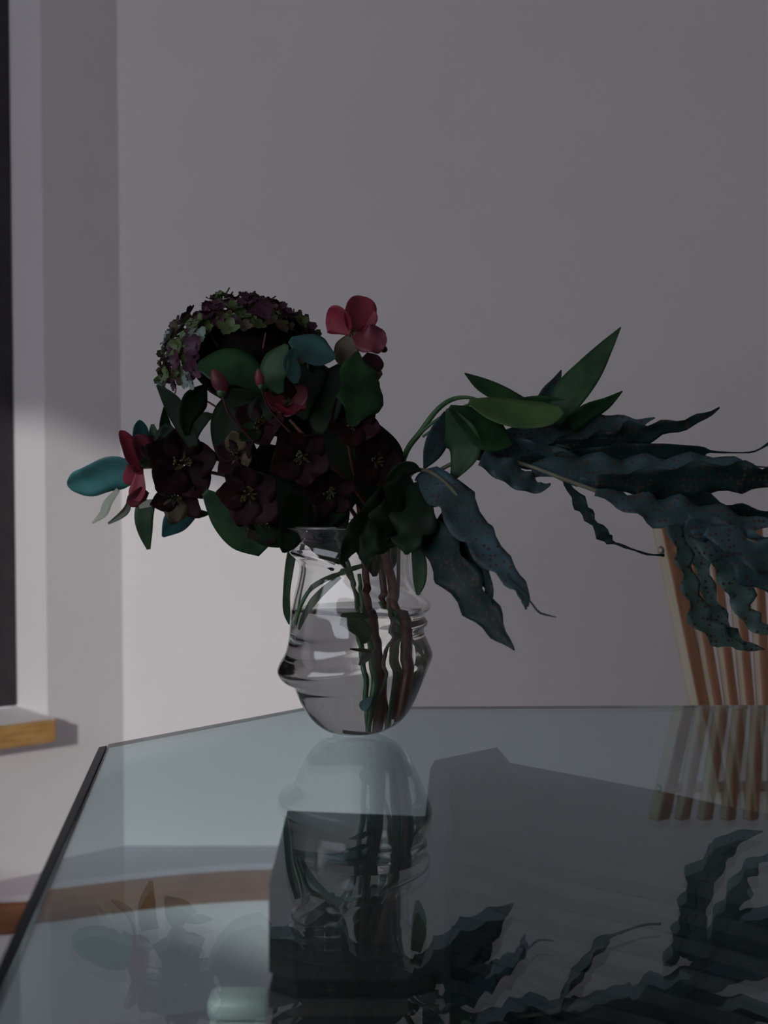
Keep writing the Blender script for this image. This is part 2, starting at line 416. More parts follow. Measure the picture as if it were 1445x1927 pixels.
bar('sill_board', lw, SA + 0.002, SA + 1.348, -PR + 0.022, REVEAL + 0.001, SILL_Z - 0.041, SILL_Z, M['wall'], sill)  # white colour stands in for strong sun on the wooden sill top
bar('nosing', lw, SA + 0.010, SA + 1.348, -PR, -PR + 0.0215, SILL_Z - 0.041, SILL_Z, M['oak'], sill, 0.003)
w2 = thing('window_2', rw((0.25 + RS1) / 2, 0.05, WBOT), None, None); w2['kind'] = 'structure'
bar('frame_rail', rw, 0.25, RS1, 0.02, 0.07, WBOT - 0.03, WBOT + 0.0, M['frame'], w2)

# ------------------------------------------------------------------ low wooden ledge round the wall corner
def ledge():
    zb, zt = 0.210, 0.282    # a boxed-in ledge: painted panel below, wooden nosing, painted top
    fr = [on(-160, 1770, zb), on(0, 1760, zb), on(75, 1756, zb), on(180, 1742, zb), on(300, 1727, zb), on(420, 1716, zb), on(520, 1712, zb), on(640, 1712, zb)]
    f = spline([(p.x, min(p.y, DW - 0.02)) for p in fr], 28)
    back = [(f[-1][0], DW - 0.0005), (C.x + 0.001, DW - 0.0005)] + [(lw(q, -0.0005).x, lw(q, -0.0005).y) for q in (0.2, 0.36)]
    t = thing('wooden_ledge', (f[12][0], f[12][1] + 0.03, zb), 'low boxed ledge with a curved brown wooden nosing below the window', 'ledge')
    prism('ledge_front', f + [(p[0] + (0.004 if i < 9 else 0.0), p[1] + 0.018) for i, p in reversed(list(enumerate(f)))], zb, zt - 0.012, M['brown'], t)
    prism('ledge_panel', [(p[0], p[1] + 0.004) for p in f] + back, 0.0005, zb - 0.0005, M['wall'], t)
    prism('ledge_top', list(f) + back, zt - 0.0119, zt, M['ledge_top'], t, False)
ledge()

# ------------------------------------------------------------------ glass table top
TZ = 0.786; TH = 0.025
v0 = on(203, 1400, TZ); v1 = on(578, 1330, TZ); v2 = on(1445, 1326.5, TZ); e1 = on(24, 1812, TZ)
dl = (e1 - v0).normalized(); near = v0 + dl * ((v0.y - 0.42) / -dl.y)
right = v1 + (v2 - v1) * 1.75
top = [(v0.x, v0.y), (near.x, near.y), (right.x + 0.05, 0.42), (right.x, right.y), (v1.x, v1.y)]
tb = thing('glass_table', ((near.x + right.x) / 2, 1.0, TZ - TH), 'clear glass table top with a dark strip along its left edge under the vase', 'table')
prism('table_top', top, TZ - TH, TZ, M['table'], tb, False, 0.0012)
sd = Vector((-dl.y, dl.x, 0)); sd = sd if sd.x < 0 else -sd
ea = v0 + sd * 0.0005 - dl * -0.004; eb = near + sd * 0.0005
es = prism('edge_dark_strip', [(ea.x, ea.y), (eb.x, eb.y), ((eb + sd * 0.008).x, (eb + sd * 0.008).y), ((ea + sd * 0.008 + dl * 0.008).x, (ea + sd * 0.008 + dl * 0.008).y)], TZ - TH, TZ - 0.0005, M['edge'], tb, False, 0.001)  # opaque strip added for the reflection and absorption that darken the glass edge
es['label'] = 'dark strip standing in for the darkened glass edge'

# the stacked-board pedestal under the glass
PZ = TZ - TH
def pz(px, py): p = on(px, py, TZ - 0.0065); return (p.x, p.y)
outline = [pz(541, 1527), pz(800, 1537), pz(809, 1450), pz(818, 1433), pz(935, 1409), pz(960, 1438), pz(1240, 1490), pz(1360, 1517), pz(1700, 1580), pz(1720, 1640), pz(1400, 1560), pz(1235, 1528), pz(1060, 1500), pz(930, 1462), pz(850, 1448)]
c0 = pz(806, 1545)
outline += [(c0[0] + 0.006, c0[1] - 0.17), (c0[0] - 0.02, c0[1] - 0.19), (pz(541, 1527)[0] + 0.02, c0[1] - 0.19), (pz(541, 1527)[0], c0[1] - 0.175)]
pd = thing('table_pedestal', (0.08, 1.3, 0), 'dark pedestal of stacked boards standing under the glass table', 'pedestal')
NB = 58; bh = PZ / NB
def board_mesh(nm, inset):
    cx = sum(p[0] for p in outline) / len(outline); cy = sum(p[1] for p in outline) / len(outline)
    n = len(outline)
    area = sum(outline[i][0] * outline[(i + 1) % n][1] - outline[(i + 1) % n][0] * outline[i][1] for i in range(n)); sg = 1 if area > 0 else -1
    pts = []
    for i in range(n):
        a, b, c = Vector(outline[i - 1]), Vector(outline[i]), Vector(outline[(i + 1) % n])
        d1 = (b - a).normalized(); d2 = (c - b).normalized(); nn = Vector((-(d1.y + d2.y), d1.x + d2.x)) * sg
        nn = nn.normalized() if nn.length > 1e-5 else Vector((0, 0))
        pts.append(b + nn * inset)
    v = [(p.x - 0.08, p.y - 1.3, 0) for p in pts] + [(p.x - 0.08, p.y - 1.3, bh * 0.97) for p in pts]
    fs = [list(range(n))[::-1], list(range(n, 2 * n))] + [[i, (i + 1) % n, n + (i + 1) % n, n + i] for i in range(n)]
    if sg < 0: fs = [f[::-1] for f in fs]
    return mesh(nm, v, fs)
bmA = board_mesh('board', 0.0); bmA.materials.append(M['ply']); bmB = board_mesh('board', 0.003); bmB.materials.append(M['ply2'])
for k in range(NB):
    o = bpy.data.objects.new('board', bmB if (k % 2 == 0 and k < NB - 5) else bmA); COL.objects.link(o); o.parent = pd; o.location = (0, 0, k * bh)

# pale box on the floor in front of the pedestal
bx = [on(392, 1900, 0.26).x, on(505, 1900, 0.26).x]; by = on(392, 1900, 0.26).y
pb = thing('storage_box', ((bx[0] + bx[1]) / 2, by + 0.028, 0), 'small pale green box with a rounded lid on the floor beside the pedestal', 'box')
prism('box_body', [(bx[0], by), (bx[1], by), (bx[1], by + 0.055), (bx[0], by + 0.055)], 0.0, 0.222, M['box'], pb, False, 0.006)
prism('box_lid', [(bx[0] - 0.003, by - 0.003), (bx[1] + 0.003, by - 0.003), (bx[1] + 0.003, by + 0.058), (bx[0] - 0.003, by + 0.058)], 0.2225, 0.26, M['box'], pb, True, 0.012)

# ------------------------------------------------------------------ slatted chair behind the table
def chair():
    DC = 2.0
    t = thing('slatted_chair', (at(1500, 1660, DC).x, DC - 0.2, 0), 'wooden chair with a fan of cream-edged brown slats behind the table', 'chair')
    ang = math.radians(33); fx = Vector((math.cos(ang), math.sin(ang), 0)); sx = Vector((-math.sin(ang), math.cos(ang), 0))
    seat_z = 0.45
    for i in range(8):
        a = at(1243 + 44 * i, 974, DC); b = at(1312 + 30.5 * i, 1317, DC)
        k = (seat_z - 0.02 - a.z) / (b.z - a.z); bot = a + (b - a) * k; bot.y -= 0.02
        wf = (0.024 if i == 0 else 0.018); ws = (0.022 if i == 0 else 0.017)
        def ring(p, k1=1.0): return [p, p + fx * wf * k1, p + fx * wf * k1 + sx * ws, p + sx * ws]
        lo = ring(bot, 0.72); hi = ring(a, 1.0)
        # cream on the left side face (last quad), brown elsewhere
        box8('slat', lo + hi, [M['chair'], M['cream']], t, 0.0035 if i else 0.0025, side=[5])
    r0 = at(1256, 1036, DC) + sx * 0.011 + fx * 0.003; r1 = at(1252 + 42 * 7.3, 1036, DC) + sx * 0.011 + fx * 0.03
    tube_w('rod', [r0, r1], [0.0075, 0.0075], M['chair'], t, 12)
    p = at(1256, 1036, DC) + sx * 0.011 - fx * 0.0015; nl = -fx
    wsh = blob('rod_cap', p, (0.0062, 0.0022), nl, M['metal'], t, 14, 6); wsh['label'] = 'dark round cap of the rod on the outer slat'
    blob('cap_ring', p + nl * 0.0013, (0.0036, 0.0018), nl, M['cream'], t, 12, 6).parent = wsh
    cx = t.location.x
    for k in range(7):
        x0 = cx - 0.20 + k * 0.058
        prism('seat_slat', [(x0, DC - 0.42), (x0 + 0.045, DC - 0.42), (x0 + 0.045, DC - 0.02), (x0, DC - 0.02)], seat_z - 0.045, seat_z - 0.022, M['chair'], t, False, 0.003)
    for yy in (DC - 0.40, DC - 0.05):
        prism('seat_rail', [(cx - 0.21, yy - 0.012), (cx + 0.22, yy - 0.012), (cx + 0.22, yy + 0.012), (cx - 0.21, yy + 0.012)], seat_z - 0.09, seat_z - 0.0455, M['chair'], t, False, 0.003)
    for xx in (cx - 0.195, cx + 0.205):
        for yy in (DC - 0.40, DC - 0.05):
            prism('leg', [(xx - 0.014, yy - 0.014), (xx + 0.014, yy - 0.014), (xx + 0.014, yy + 0.014), (xx - 0.014, yy + 0.014)], 0.0, seat_z - 0.0905, M['chair'], t, False, 0.003)
chair()

# ------------------------------------------------------------------ vase and water
D0 = 1.56
AX = at(668, 1383, D0); K0 = D0 / F
BZ = TZ + 0.0004
def zpy(py): return BZ + max(0.0, (1389 - py)) * K0 * 1.0
LP = [(1392, 18), (1388, 36), (1380, 60), (1360, 84), (1330, 103), (1305, 114), (1296, 122), (1287, 138), (1272, 147), (1256, 143), (1236, 132), (1205, 125), (1150, 120), (1100, 108), (1072, 104), (1058, 112), (1046, 123), (1036, 120), (1024, 118), (1012, 134), (1000, 152), (994, 157)]
RP = [(1392, 18), (1388, 36), (1381, 60), (1366, 86), (1344, 104), (1318, 117), (1292, 128), (1262, 140), (1238, 147), (1214, 138), (1194, 131), (1178, 138), (1164, 131), (1150, 143), (1136, 140), (1118, 118), (1098, 106), (1072, 102), (1046, 105), (1026, 104), (1008, 116), (994, 128)]
def vase():
    n = 110; seg = 72
    l = spline(LP, n); r = spline(RP, n)
    outer = []
    for i in range(n + 1):
        row = []
        for k in range(seg):
            a = 2 * math.pi * k / seg; w = 0.5 + 0.5 * math.cos(a)
            w = w * w * (3 - 2 * w)
            py = l[i][0] * (1 - w) + r[i][0] * w; rad = (l[i][1] * (1 - w) + r[i][1] * w) * K0
            dz = 0.0
            row.append((a, rad, zpy(py) + dz))
        outer.append(row)
    v = []; fs = []
    th = 0.0032
    for i in range(n + 1):
        for a, rad, z in outer[i]:
            v.append(Vector((rad * math.cos(a), rad * math.sin(a), z - BZ)))
    i0 = 2
    inner_rows = []
    for i in range(n, i0 - 1, -1):
        zb = 0.006 if i < 14 else 0.0
        row = []
        for k, (a, rad, z) in enumerate(outer[i]):
            j = max(0, i - 1); j2 = min(n, i + 1)
            dr = outer[j2][k][1] - outer[j][k][1]; dz_ = outer[j2][k][2] - outer[j][k][2]
            L_ = math.hypot(dr, dz_) or 1.0
            nr, nz = dz_ / L_, -dr / L_
            q = Vector((max(0.0005, rad - nr * th) * math.cos(a), max(0.0005, rad - nr * th) * math.sin(a), max(z - nz * th, BZ + 0.0045) - BZ))
            row.append(q); v.append(q)
        inner_rows.append(row)
    rows = n + 1 + len(inner_rows)
    for i in range(rows - 1):
        for k in range(seg):
            k2 = (k + 1) % seg
            fs.append([i * seg + k, i * seg + k2, (i + 1) * seg + k2, (i + 1) * seg + k])
    v.append(Vector((0, 0, 0))); v.append(Vector((0, 0, 0.0045))); A, B = len(v) - 2, len(v) - 1
    for k in range(seg):
        k2 = (k + 1) % seg
        fs.append([A, k2, k]); fs.append([B, (rows - 1) * seg + k, (rows - 1) * seg + k2])
    me = mesh('glass_vase', v, fs)
    bm = bmesh.new(); bm.from_mesh(me); bmesh.ops.recalc_face_normals(bm, faces=bm.faces); bm.to_mesh(me); bm.free()
    o = link('glass_vase', me, M['vase']); o.location = (AX.x, AX.y, BZ)
    tag(o, 'clear hand-blown glass vase with uneven rippled rings holding the bouquet', 'vase')
    # water fills the inside up to just below the upper ring
    wz = zpy(1152) - BZ; wv = []; wf = []
    rr = inner_rows[::-1]; m_ = 0
    rows2 = []
    for row in rr:
        if sum(q.z for q in row) / seg > wz: break
        rows2.append([Vector((q.x * (1 + 0.0006 / max(0.002, q.xy.length)), q.y * (1 + 0.0006 / max(0.002, q.xy.length)), min(q.z, wz - 0.0002) - 0.0003)) for q in row])
    last = rows2[-1]
    rows2.append([Vector((q.x, q.y, wz)) for q in last])
    for row in rows2: wv += row
    for i in range(len(rows2) - 1):
        for k in range(seg):
            k2 = (k + 1) % seg; wf.append([i * seg + k, i * seg + k2, (i + 1) * seg + k2, (i + 1) * seg + k])
    wv.append(Vector((0, 0, rows2[0][0].z))); wv.append(Vector((0, 0, wz))); A, B = len(wv) - 2, len(wv) - 1
    for k in range(seg):
        k2 = (k + 1) % seg; wf.append([A, k2, k]); wf.append([B, (len(rows2) - 1) * seg + k, (len(rows2) - 1) * seg + k2])
    me = mesh('vase_water', wv, wf)
    bm = bmesh.new(); bm.from_mesh(me); bmesh.ops.recalc_face_normals(bm, faces=bm.faces); bm.to_mesh(me); bm.free()
    o = link('vase_water', me, M['water']); o.location = (AX.x, AX.y, BZ)
    tag(o, 'clear water standing inside the rippled glass vase', 'water')
vase()

# ------------------------------------------------------------------ the bouquet
def base_at(px, py, D): return at(px, py, D)

# hydrangea -----------------------------------------------------------
def floret_mesh(rs):
    v = []; fs = []; n = 4
    for p in range(4):
        a = p * math.pi / 2 + rs.uniform(-0.15, 0.15); R = rs.uniform(0.85, 1.1); cup = rs.uniform(0.15, 0.55)
        i0 = len(v); rows = []
        for i in range(4):
            t = i / 3; w = 0.48 * math.sin(math.pi * (0.12 + 0.72 * t)); x = 0.06 + t * R; z = cup * t * t
            for u in (-1, 0, 1):
                lx, ly = x * (1 - 0.08 * u * u * t), u * w
                v.append(Vector((lx * math.cos(a) - ly * math.sin(a), lx * math.sin(a) + ly * math.cos(a), z + 0.12 * u * u)))
        for i in range(3):
            for k in range(2):
                q = i0 + i * 3 + k; fs.append([q, q + 1, q + 4, q + 3])
    # small eye joins the four petals
    i0 = len(v)
    for z, r in ((-0.12, 0.10), (0.10, 0.14), (0.2, 0.07)):
        for k in range(5):
            v.append(Vector((r * math.cos(k * 1.2566), r * math.sin(k * 1.2566), z)))
    for j in range(2):
        for k in range(5):
            fs.append([i0 + j * 5 + k, i0 + j * 5 + (k + 1) % 5, i0 + j * 5 + 5 + (k + 1) % 5, i0 + j * 5 + 5 + k])
    fs.append([i0 + 10 + k for k in range(5)])
    return v, fs
def hydrangea():
    Dh = 1.575; rs = random.Random(3)
    t = thing('hydrangea', at(690, 1380, 1.565), 'hydrangea stem with a domed purple and green flower head, tallest on the left', 'flower')
    o0 = t.location
    tube('stem', [(690, 1380, 1.565, 8), (676, 1200, 1.565, 8), (655, 1060, 1.565, 8), (560, 860, 1.58, 8), (480, 700, 1.585, 8)], M['stem'], t)
    var = []
    for mname in ('h_purple', 'h_purple', 'h_green', 'h_red', 'h_pale'):
        for q in range(2):
            v, fs = floret_mesh(rs); me = mesh('floret', v, fs); me.materials.append(M[mname])
            me.polygons.foreach_set('use_smooth', [True] * len(me.polygons)); var.append((mname, me))
    byname = {}
    for nme, me in var: byname.setdefault(nme, []).append(me)
    cen = at(458, 690, Dh); rx, ry, rz = 146 * Dh / F, 0.084, 126 * Dh / F
    pts = []; N_ = 600
    for i in range(N_):
        z = 1 - 2 * (i + 0.5) / N_; a = i * 2.399963
        s = math.sqrt(1 - z * z); d = Vector((s * math.cos(a), s * math.sin(a), z))
        # tilt the dome: its axis leans back and slightly right
        lim = 0.0 if d.x > 0.75 else (-0.30 if d.x < -0.45 else 0.46 + 0.10 * d.x)
        keep = (d.z > lim) if d.y < 0.15 else d.z > 0.35
        if not keep: continue
        pts.append(d)
    pts.sort(key=lambda d: d.y - 0.6 * d.z); print('florets', len(pts))
    for d in pts[:300]:
        j = 1 + rs.uniform(-0.10, 0.06)
        p = cen + Vector((d.x * rx * j, d.y * ry * j, d.z * rz * j))
        nrm = Vector((d.x / rx, d.y / ry, d.z / rz)).normalized() + Vector((rs.uniform(-.4, .4), rs.uniform(-.4, .4), rs.uniform(-.4, .4))) * 0.8
        left = d.x < -0.15 and d.z < 0.75
        r = rs.random()
        if left: nm = 'h_green' if r < .38 else 'h_pale' if r < .50 else 'h_red' if r < .72 else 'h_purple'
        elif d.z > 0.72: nm = 'h_purple' if r < .68 else 'h_red' if r < .84 else 'h_green'
        else: nm = 'h_green' if r < .40 else 'h_red' if r < .62 else 'h_purple'
        o = bpy.data.objects.new('floret', rs.choice(byname[nm])); COL.objects.link(o); o.parent = t
        sc = rs.uniform(13, 20) * Dh / F
        o.location = p - Vector(o0); o.scale = (sc, sc, sc)
        q = nrm.normalized().to_track_quat('Z', 'Y'); e = (q.to_matrix() @ Matrix.Rotation(rs.uniform(0, 6.28), 3, 'Z')).to_euler(); o.rotation_euler = e
    hub = at(478, 712, Dh)
    hollow_shade = blob('hollow_shade_fill', cen + Vector((0.004, 0.008, 0.012)), (rx * 0.74, rz * 0.72), Vector((0, 0.25, 1)), M['hollow_shade'], t, 20, 12)  # dark fill added to block light; colours in the shade inside the head
    for k in range(16):
        a = k * 2.4; el = rs.uniform(0.3, 1.2)
        e = cen + Vector((math.cos(a) * math.cos(el) * rx, math.sin(a) * math.cos(el) * ry, math.sin(el) * rz)) * 0.93
        mid = (hub + e) / 2 + Vector((0, 0, -0.012))
        tube_w('flower_stalk', [hub, mid, e], [0.0022, 0.0016, 0.001], M['bark'], t, 6)
    # leaves under the head
    leaf(t, 'leaf', M['green'], [(372, 688, 14), (410, 692, 62), (455, 700, 66), (500, 735, 20)], Dh - 0.085, tilt=-35)
    leaf(t, 'leaf', M['dark'], [(295, 724, 4), (325, 758, 34), (352, 806, 34), (366, 840, 18)], Dh - 0.04, tilt=30)
    leaf(t, 'leaf', M['dark'], [(386, 726, 10), (366, 752, 48), (350, 790, 30), (352, 820, 10)], Dh - 0.05, tilt=-30)
    leaf(t, 'leaf', M['teal2'], [(556, 656, 10), (545, 680, 30), (552, 705, 28), (556, 722, 8)], Dh - 0.10, tilt=-30)
    leaf(t, 'leaf', M['green'], [(540, 648, 8), (524, 680, 50), (518, 712, 46), (530, 740, 12)], Dh - 0.095, tilt=35)
    leaf(t, 'leaf', M['teal2'], [(545, 640, 12), (575, 655, 52), (605, 668, 50), (632, 672, 8)], Dh - 0.07, tilt=-40)
    leaf(t, 'leaf', M['dark'], [(600, 690, 40), (575, 725, 66), (570, 765, 40), (575, 790, 10)], Dh - 0.05, tilt=25)
    leaf(t, 'leaf', M['dark'], [(440, 690, 60), (500, 670, 80), (560, 655, 60), (600, 640, 20)], Dh + 0.02, tilt=20)
hydrangea()

# hellebores ----------------------------------------------------------
def hellebore_top():
    D = 1.53
    t = thing('hellebore', at(705, 1370, 1.55), 'hellebore stem with a single open pink flower standing above the bouquet', 'flower')
    tube('stem', [(702, 1368, 1.55, 16), (706, 1290, 1.55, 19), (696, 1180, 1.555, 16), (688, 1080, 1.555, 14), (672, 930, 1.55, 9), (650, 800, 1.54, 7), (640, 700, 1.54, 6), (655, 640, 1.535, 5)], M['bark'], t)
    c = at(662, 628, D)
    fc = link('flower_centre', stamen_mesh(c, Vector((0.1, -1, 0.1)), 34 * D / F, random.Random(5), Vector(t.location)), M['yellow'], t, False)
    def pt(m, pts, **k):
        p = leaf(t, 'petal', M[m], pts, **k); p.parent = fc
    pt('pink', [(660, 628, 10), (646, 610, 46), (630, 597, 54), (614, 592, 42)], D=D, tilt=-25, rnd=True, cup=0.2)
    pt('pink', [(662, 626, 14), (666, 602, 52), (674, 580, 58), (676, 556, 44)], D=D + .004, tilt=30, rnd=True, cup=0.2)
    pt('pink', [(664, 626, 10), (684, 612, 34), (696, 596, 34), (703, 584, 20)], D=D + .008, tilt=-20, rnd=True)
    pt('rose', [(664, 632, 10), (684, 640, 46), (706, 640, 52), (728, 640, 40)], D=D - .004, tilt=-20, rnd=True, wave=.25, wn=2)
    pt('olive', [(660, 632, 16), (656, 650, 44), (652, 670, 44), (650, 690, 30)], D=D + .002, tilt=25, rnd=True)
    blob('bud', at(721, 656, D), (7 * D / F, 9 * D / F), Vector((0.6, -.2, -.5)), M['wine'], t)
    # hanging half-faded flower just below
    fc2 = link('flower_centre', stamen_mesh(at(690, 690, D), Vector((0.8, -0.5, -0.3)), 22 * D / F, random.Random(6), Vector(t.location)), M['yellow'], t, False)
    for m, pts, tl in (('wine', [(686, 668, 14), (698, 680, 36), (708, 690, 34), (712, 700, 18)], 20), ('olive', [(686, 690, 20), (698, 700, 40), (710, 703, 34), (720, 704, 6)], -20), ('olive', [(684, 700, 16), (692, 718, 34), (702, 726, 30), (700, 736, 8)], 25)):
        p = leaf(t, 'petal', M[m], pts, D=D, tilt=tl, rnd=True); p.parent = fc2
    leaf(t, 'leaf', M['green'], [(672, 662, 8), (668, 700, 62), (676, 745, 84), (668, 788, 40), (672, 800, 10)], D - .02, tilt=-28, wave=.25, wn=3)
    leaf(t, 'leaf', M['dark'], [(645, 690, 20), (622, 730, 62), (608, 780, 60), (600, 815, 16)], D - .01, tilt=30)
    leaf(t, 'leaf', M['dark'], [(615, 690, 20), (608, 700, 34), (600, 712, 20)], D, tilt=20)
    leaf(t, 'leaf', M['dark'], [(650, 790, 40), (680, 830, 80), (690, 880, 80), (680, 930, 30)], D + .04, tilt=-15)
hellebore_top()

def hellebore_left():
    D = 1.62
    t = thing('hellebore', at(716, 1365, 1.57), 'hellebore stem leaning left with a pink flower seen edge-on and dark wine flowers', 'flower')
    tube('stem', [(716, 1366, 1.57, 9), (690, 1180, 1.57, 9), (640, 1050, 1.575, 9), (560, 960, 1.59, 8), (440, 900, 1.61, 7), (330, 880, 1.63, 6), (270, 880, 1.64, 5)], M['bark'], t)
    c = at(258, 884, D)
    fc = link('flower_centre', stamen_mesh(c, Vector((-1, -.2, -.1)), 30 * D / F, random.Random(8), Vector(t.location)), M['yellow'], t, False)
    for m, pts, tl in (('pink', [(262, 888, 12), (250, 862, 34), (240, 838, 30), (226, 810, 18)], 35), ('pink', [(264, 880, 20), (250, 888, 40), (240, 890, 38), (233, 888, 18)], -30), ('pink', [(264, 892, 16), (262, 915, 28), (260, 930, 30), (262, 944, 12)], 25), ('rose', [(272, 920, 20), (258, 935, 30), (246, 942, 24), (238, 944, 8)], -25), ('rose', [(272, 880, 14), (268, 850, 36), (262, 830, 34), (256, 818, 12)], 30)):
        p = leaf(t, 'petal', M[m], pts, D=D, tilt=tl, rnd=True, cup=.15); p.parent = fc
    flower(t, 342, 872, D - .03, 74, (0.15, -1, 0.05), 'wine', cup=.30, rot=.3, seed=11)
    flower(t, 335, 935, D - .02, 50, (-0.1, -1, -0.5), ['wine', 'olive'], cup=.35, rot=.8, seed=12)
    flower(t, 310, 855, D + .0, 54, (-0.2, -.8, 0.6), ['wine', 'dark'], cup=.4, rot=.2, seed=14)
    leaf(t, 'leaf', M['teal'], [(270, 884, 24), (225, 884, 62), (180, 895, 62), (150, 906, 50), (127, 914, 30)], D + .06, tilt=-30, rnd=True, fold=.34, wave=.12, wn=2)
    leaf(t, 'leaf', M['greyleaf'], [(224, 922, 8), (206, 948, 16), (197, 968, 15), (174, 985, 3)], D + .06, tilt=40, fold=.5)
    leaf(t, 'leaf', M['greyleaf'], [(248, 905, 5), (242, 940, 8), (232, 962, 14), (203, 985, 4)], D + .06, tilt=-40, fold=.5)
    leaf(t, 'leaf', M['green'], [(278, 940, 34), (272, 970, 36), (274, 1000, 28), (280, 1034, 7)], D + .04, tilt=20)
    leaf(t, 'leaf', M['teal'], [(345, 960, 50), (325, 985, 44), (306, 1010, 5)], D + .03, tilt=-30)
    leaf(t, 'leaf', M['dark'], [(345, 962, 6), (370, 966, 18), (395, 966, 4)], D + .03, tilt=20)
    leaf(t, 'leaf', M['teal'], [(282, 870, 24), (266, 838, 32), (263, 808, 28), (263, 790, 12)], D + .02, tilt=30, rnd=True)
    leaf(t, 'leaf', M['green'], [(295, 850, 24), (290, 822, 22), (287, 798, 6)], D + .03, tilt=-20)
    leaf(t, 'leaf', M['dark'], [(312, 840, 22), (310, 800, 22), (308, 766, 2)], D + .02, tilt=20)
    leaf(t, 'leaf', M['dark'], [(352, 862, 16), (362, 812, 32), (384, 788, 24), (402, 782, 6)], D + .02, tilt=-20)
    leaf(t, 'leaf', M['dark'], [(396, 780, 8), (418, 806, 18), (424, 840, 26), (416, 870, 30)], D + .02, tilt=20)
    leaf(t, 'leaf', M['greyleaf'], [(300, 945, 8), (280, 948, 14), (262, 955, 6)], D - .02, tilt=30)
hellebore_left()

def hellebore_mid():
    D = 1.50
    t = thing('hellebore', at(750, 1345, 1.55), 'hellebore stem crowded with dark wine flowers at the middle of the bouquet', 'flower')
    tube('stem', [(738, 1345, 1.55, 18), (748, 1230, 1.55, 20), (742, 1130, 1.55, 19), (728, 1060, 1.55, 17), (690, 950, 1.54, 10), (600, 850, 1.52, 8), (545, 790, 1.52, 6)], M['bark'], t)
    tube('stem', [(722, 1330, 1.57, 13), (724, 1150, 1.57, 14), (708, 1040, 1.57, 12), (640, 930, 1.54, 7), (600, 890, 1.52, 6)], M['bark'], t)
    fl = flower(t, 540, 764, D, 42, (0.10, -.80, 0.55), ['rose', 'wine', 'rose', 'pink', 'rose'], cup=.62, rot=.5, seed=21, width=.62)
    flower(t, 470, 930, D, 66, (-0.1, -1, -0.15), 'wine', cup=.28, rot=.6, seed=22)
    flower(t, 568, 858, D - .01, 60, (0.05, -1, -0.25), 'wine', cup=.3, rot=1.0, seed=23)
    flower(t, 706, 868, D + .03, 56, (0.35, -1, 0.0), 'wine', cup=.3, rot=.1, seed=24)
    flower(t, 448, 856, D + .04, 44, (-0.4, -1, 0.2), ['wine', 'olive', 'wine'], cup=.35, rot=.4, seed=25)
    flower(t, 662, 800, D + .02, 52, (0.2, -1, 0.3), 'wine', cup=.35, rot=.9, seed=26)
    flower(t, 490, 800, D + .03, 52, (-0.2, -.9, 0.3), ['wine', 'dark'], cup=.3, rot=.2, seed=27)
    flower(t, 620, 925, D + .01, 52, (0.1, -1, -0.3), 'wine', cup=.3, rot=.5, seed=28)
    flower(t, 500, 985, D + .03, 44, (-0.1, -1, -0.4), ['wine', 'olive'], cup=.35, rot=.0, seed=29)
    for (x, y, r, l, ax, m) in ((412, 718, 15, 25, (-.55, -.2, 1), 'rose'), (488, 712, 9, 18, (-.1, -.2, 1), 'rose')):
        b = blob('bud', at(x, y, D - .035), (r * D / F, l * D / F), Vector(ax), M[m], t, taper=.35)
        bl = blob('calyx', at(x + r * .3, y + l * .8, D - .035), (r * .6 * D / F, l * .35 * D / F), Vector(ax), M['stem'], t); bl.parent = b
        b2 = (x + r * .4, y + l)
        tube('bud_stalk', [(b2[0], b2[1], D - .035, 4), (b2[0] + 16, b2[1] + 40, D, 4), (b2[0] + 60, b2[1] + 90, D + .02, 4)], M['bark'], t)
    tube('bud_stalk', [(384, 752, D + .06, 3), (404, 764, D + .06, 4), (425, 780, D + .05, 5)], M['bark'], t)
    dk = [((430, 745, 30), (470, 760, 60), (520, 790, 60), (560, 820, 20)), ((420, 790, 20), (440, 830, 60), (450, 880, 70), (440, 930, 20)),
          ((520, 740, 30), (580, 770, 80), (620, 830, 90), (630, 890, 30)), ((480, 850, 40), (540, 890, 90), (600, 930, 90), (650, 960, 30)),
          ((600, 800, 40), (650, 850, 90), (690, 910, 90), (700, 965, 30)), ((440, 900, 40), (500, 930, 90), (560, 960, 80), (610, 965, 20)),
          ((560, 860, 30), (590, 910, 80), (600, 950, 60), (600, 975, 10)), ((690, 880, 30), (720, 920, 70), (720, 960, 60), (715, 1000, 10)),
          ((480, 740, 40), (440, 780, 70), (430, 830, 60), (430, 880, 20)), ((470, 700, 40), (540, 735, 80), (600, 760, 70), (650, 800, 30)),
          ((660, 860, 40), (640, 920, 80), (610, 965, 60), (570, 985, 10)), ((700, 800, 20), (725, 840, 46), (742, 870, 40), (752, 895, 10))]
    for i, p in enumerate(dk):
        leaf(t, 'leaf', M['dark'], list(p), D + .045 + .012 * (i % 4), tilt=(-1) ** i * 18)
    leaf(t, 'leaf', M['green'], [(385, 925, 14), (425, 965, 66), (465, 1003, 76), (498, 1036, 30)], D + .05, tilt=15)
    leaf(t, 'leaf', M['dark'], [(470, 985, 30), (500, 1005, 40), (540, 1012, 30), (575, 1000, 8)], D + .03, tilt=30)
    leaf(t, 'leaf', M['dark'], [(560, 930, 40), (555, 975, 60), (540, 1020, 40), (533, 1040, 6)], D + .02, tilt=-30)
    for q in ([(650, 960, 20), (632, 1000, 46), (622, 1040, 34), (625, 1070, 6)], [(600, 965, 20), (590, 1000, 40), (604, 1035, 26), (640, 1060, 6)], [(690, 960, 30), (690, 1010, 50), (700, 1050, 40), (706, 1085, 8)], [(720, 960, 30), (730, 1010, 50), (735, 1050, 30), (730, 1080, 6)]):
        leaf(t, 'leaf', M['dark'], q, 1.57, tilt=15)
    leaf(t, 'leaf', M['dark'], [(735, 905, 26), (755, 885, 30), (775, 880, 24), (790, 885, 6)], D + .02, tilt=20)
hellebore_mid()

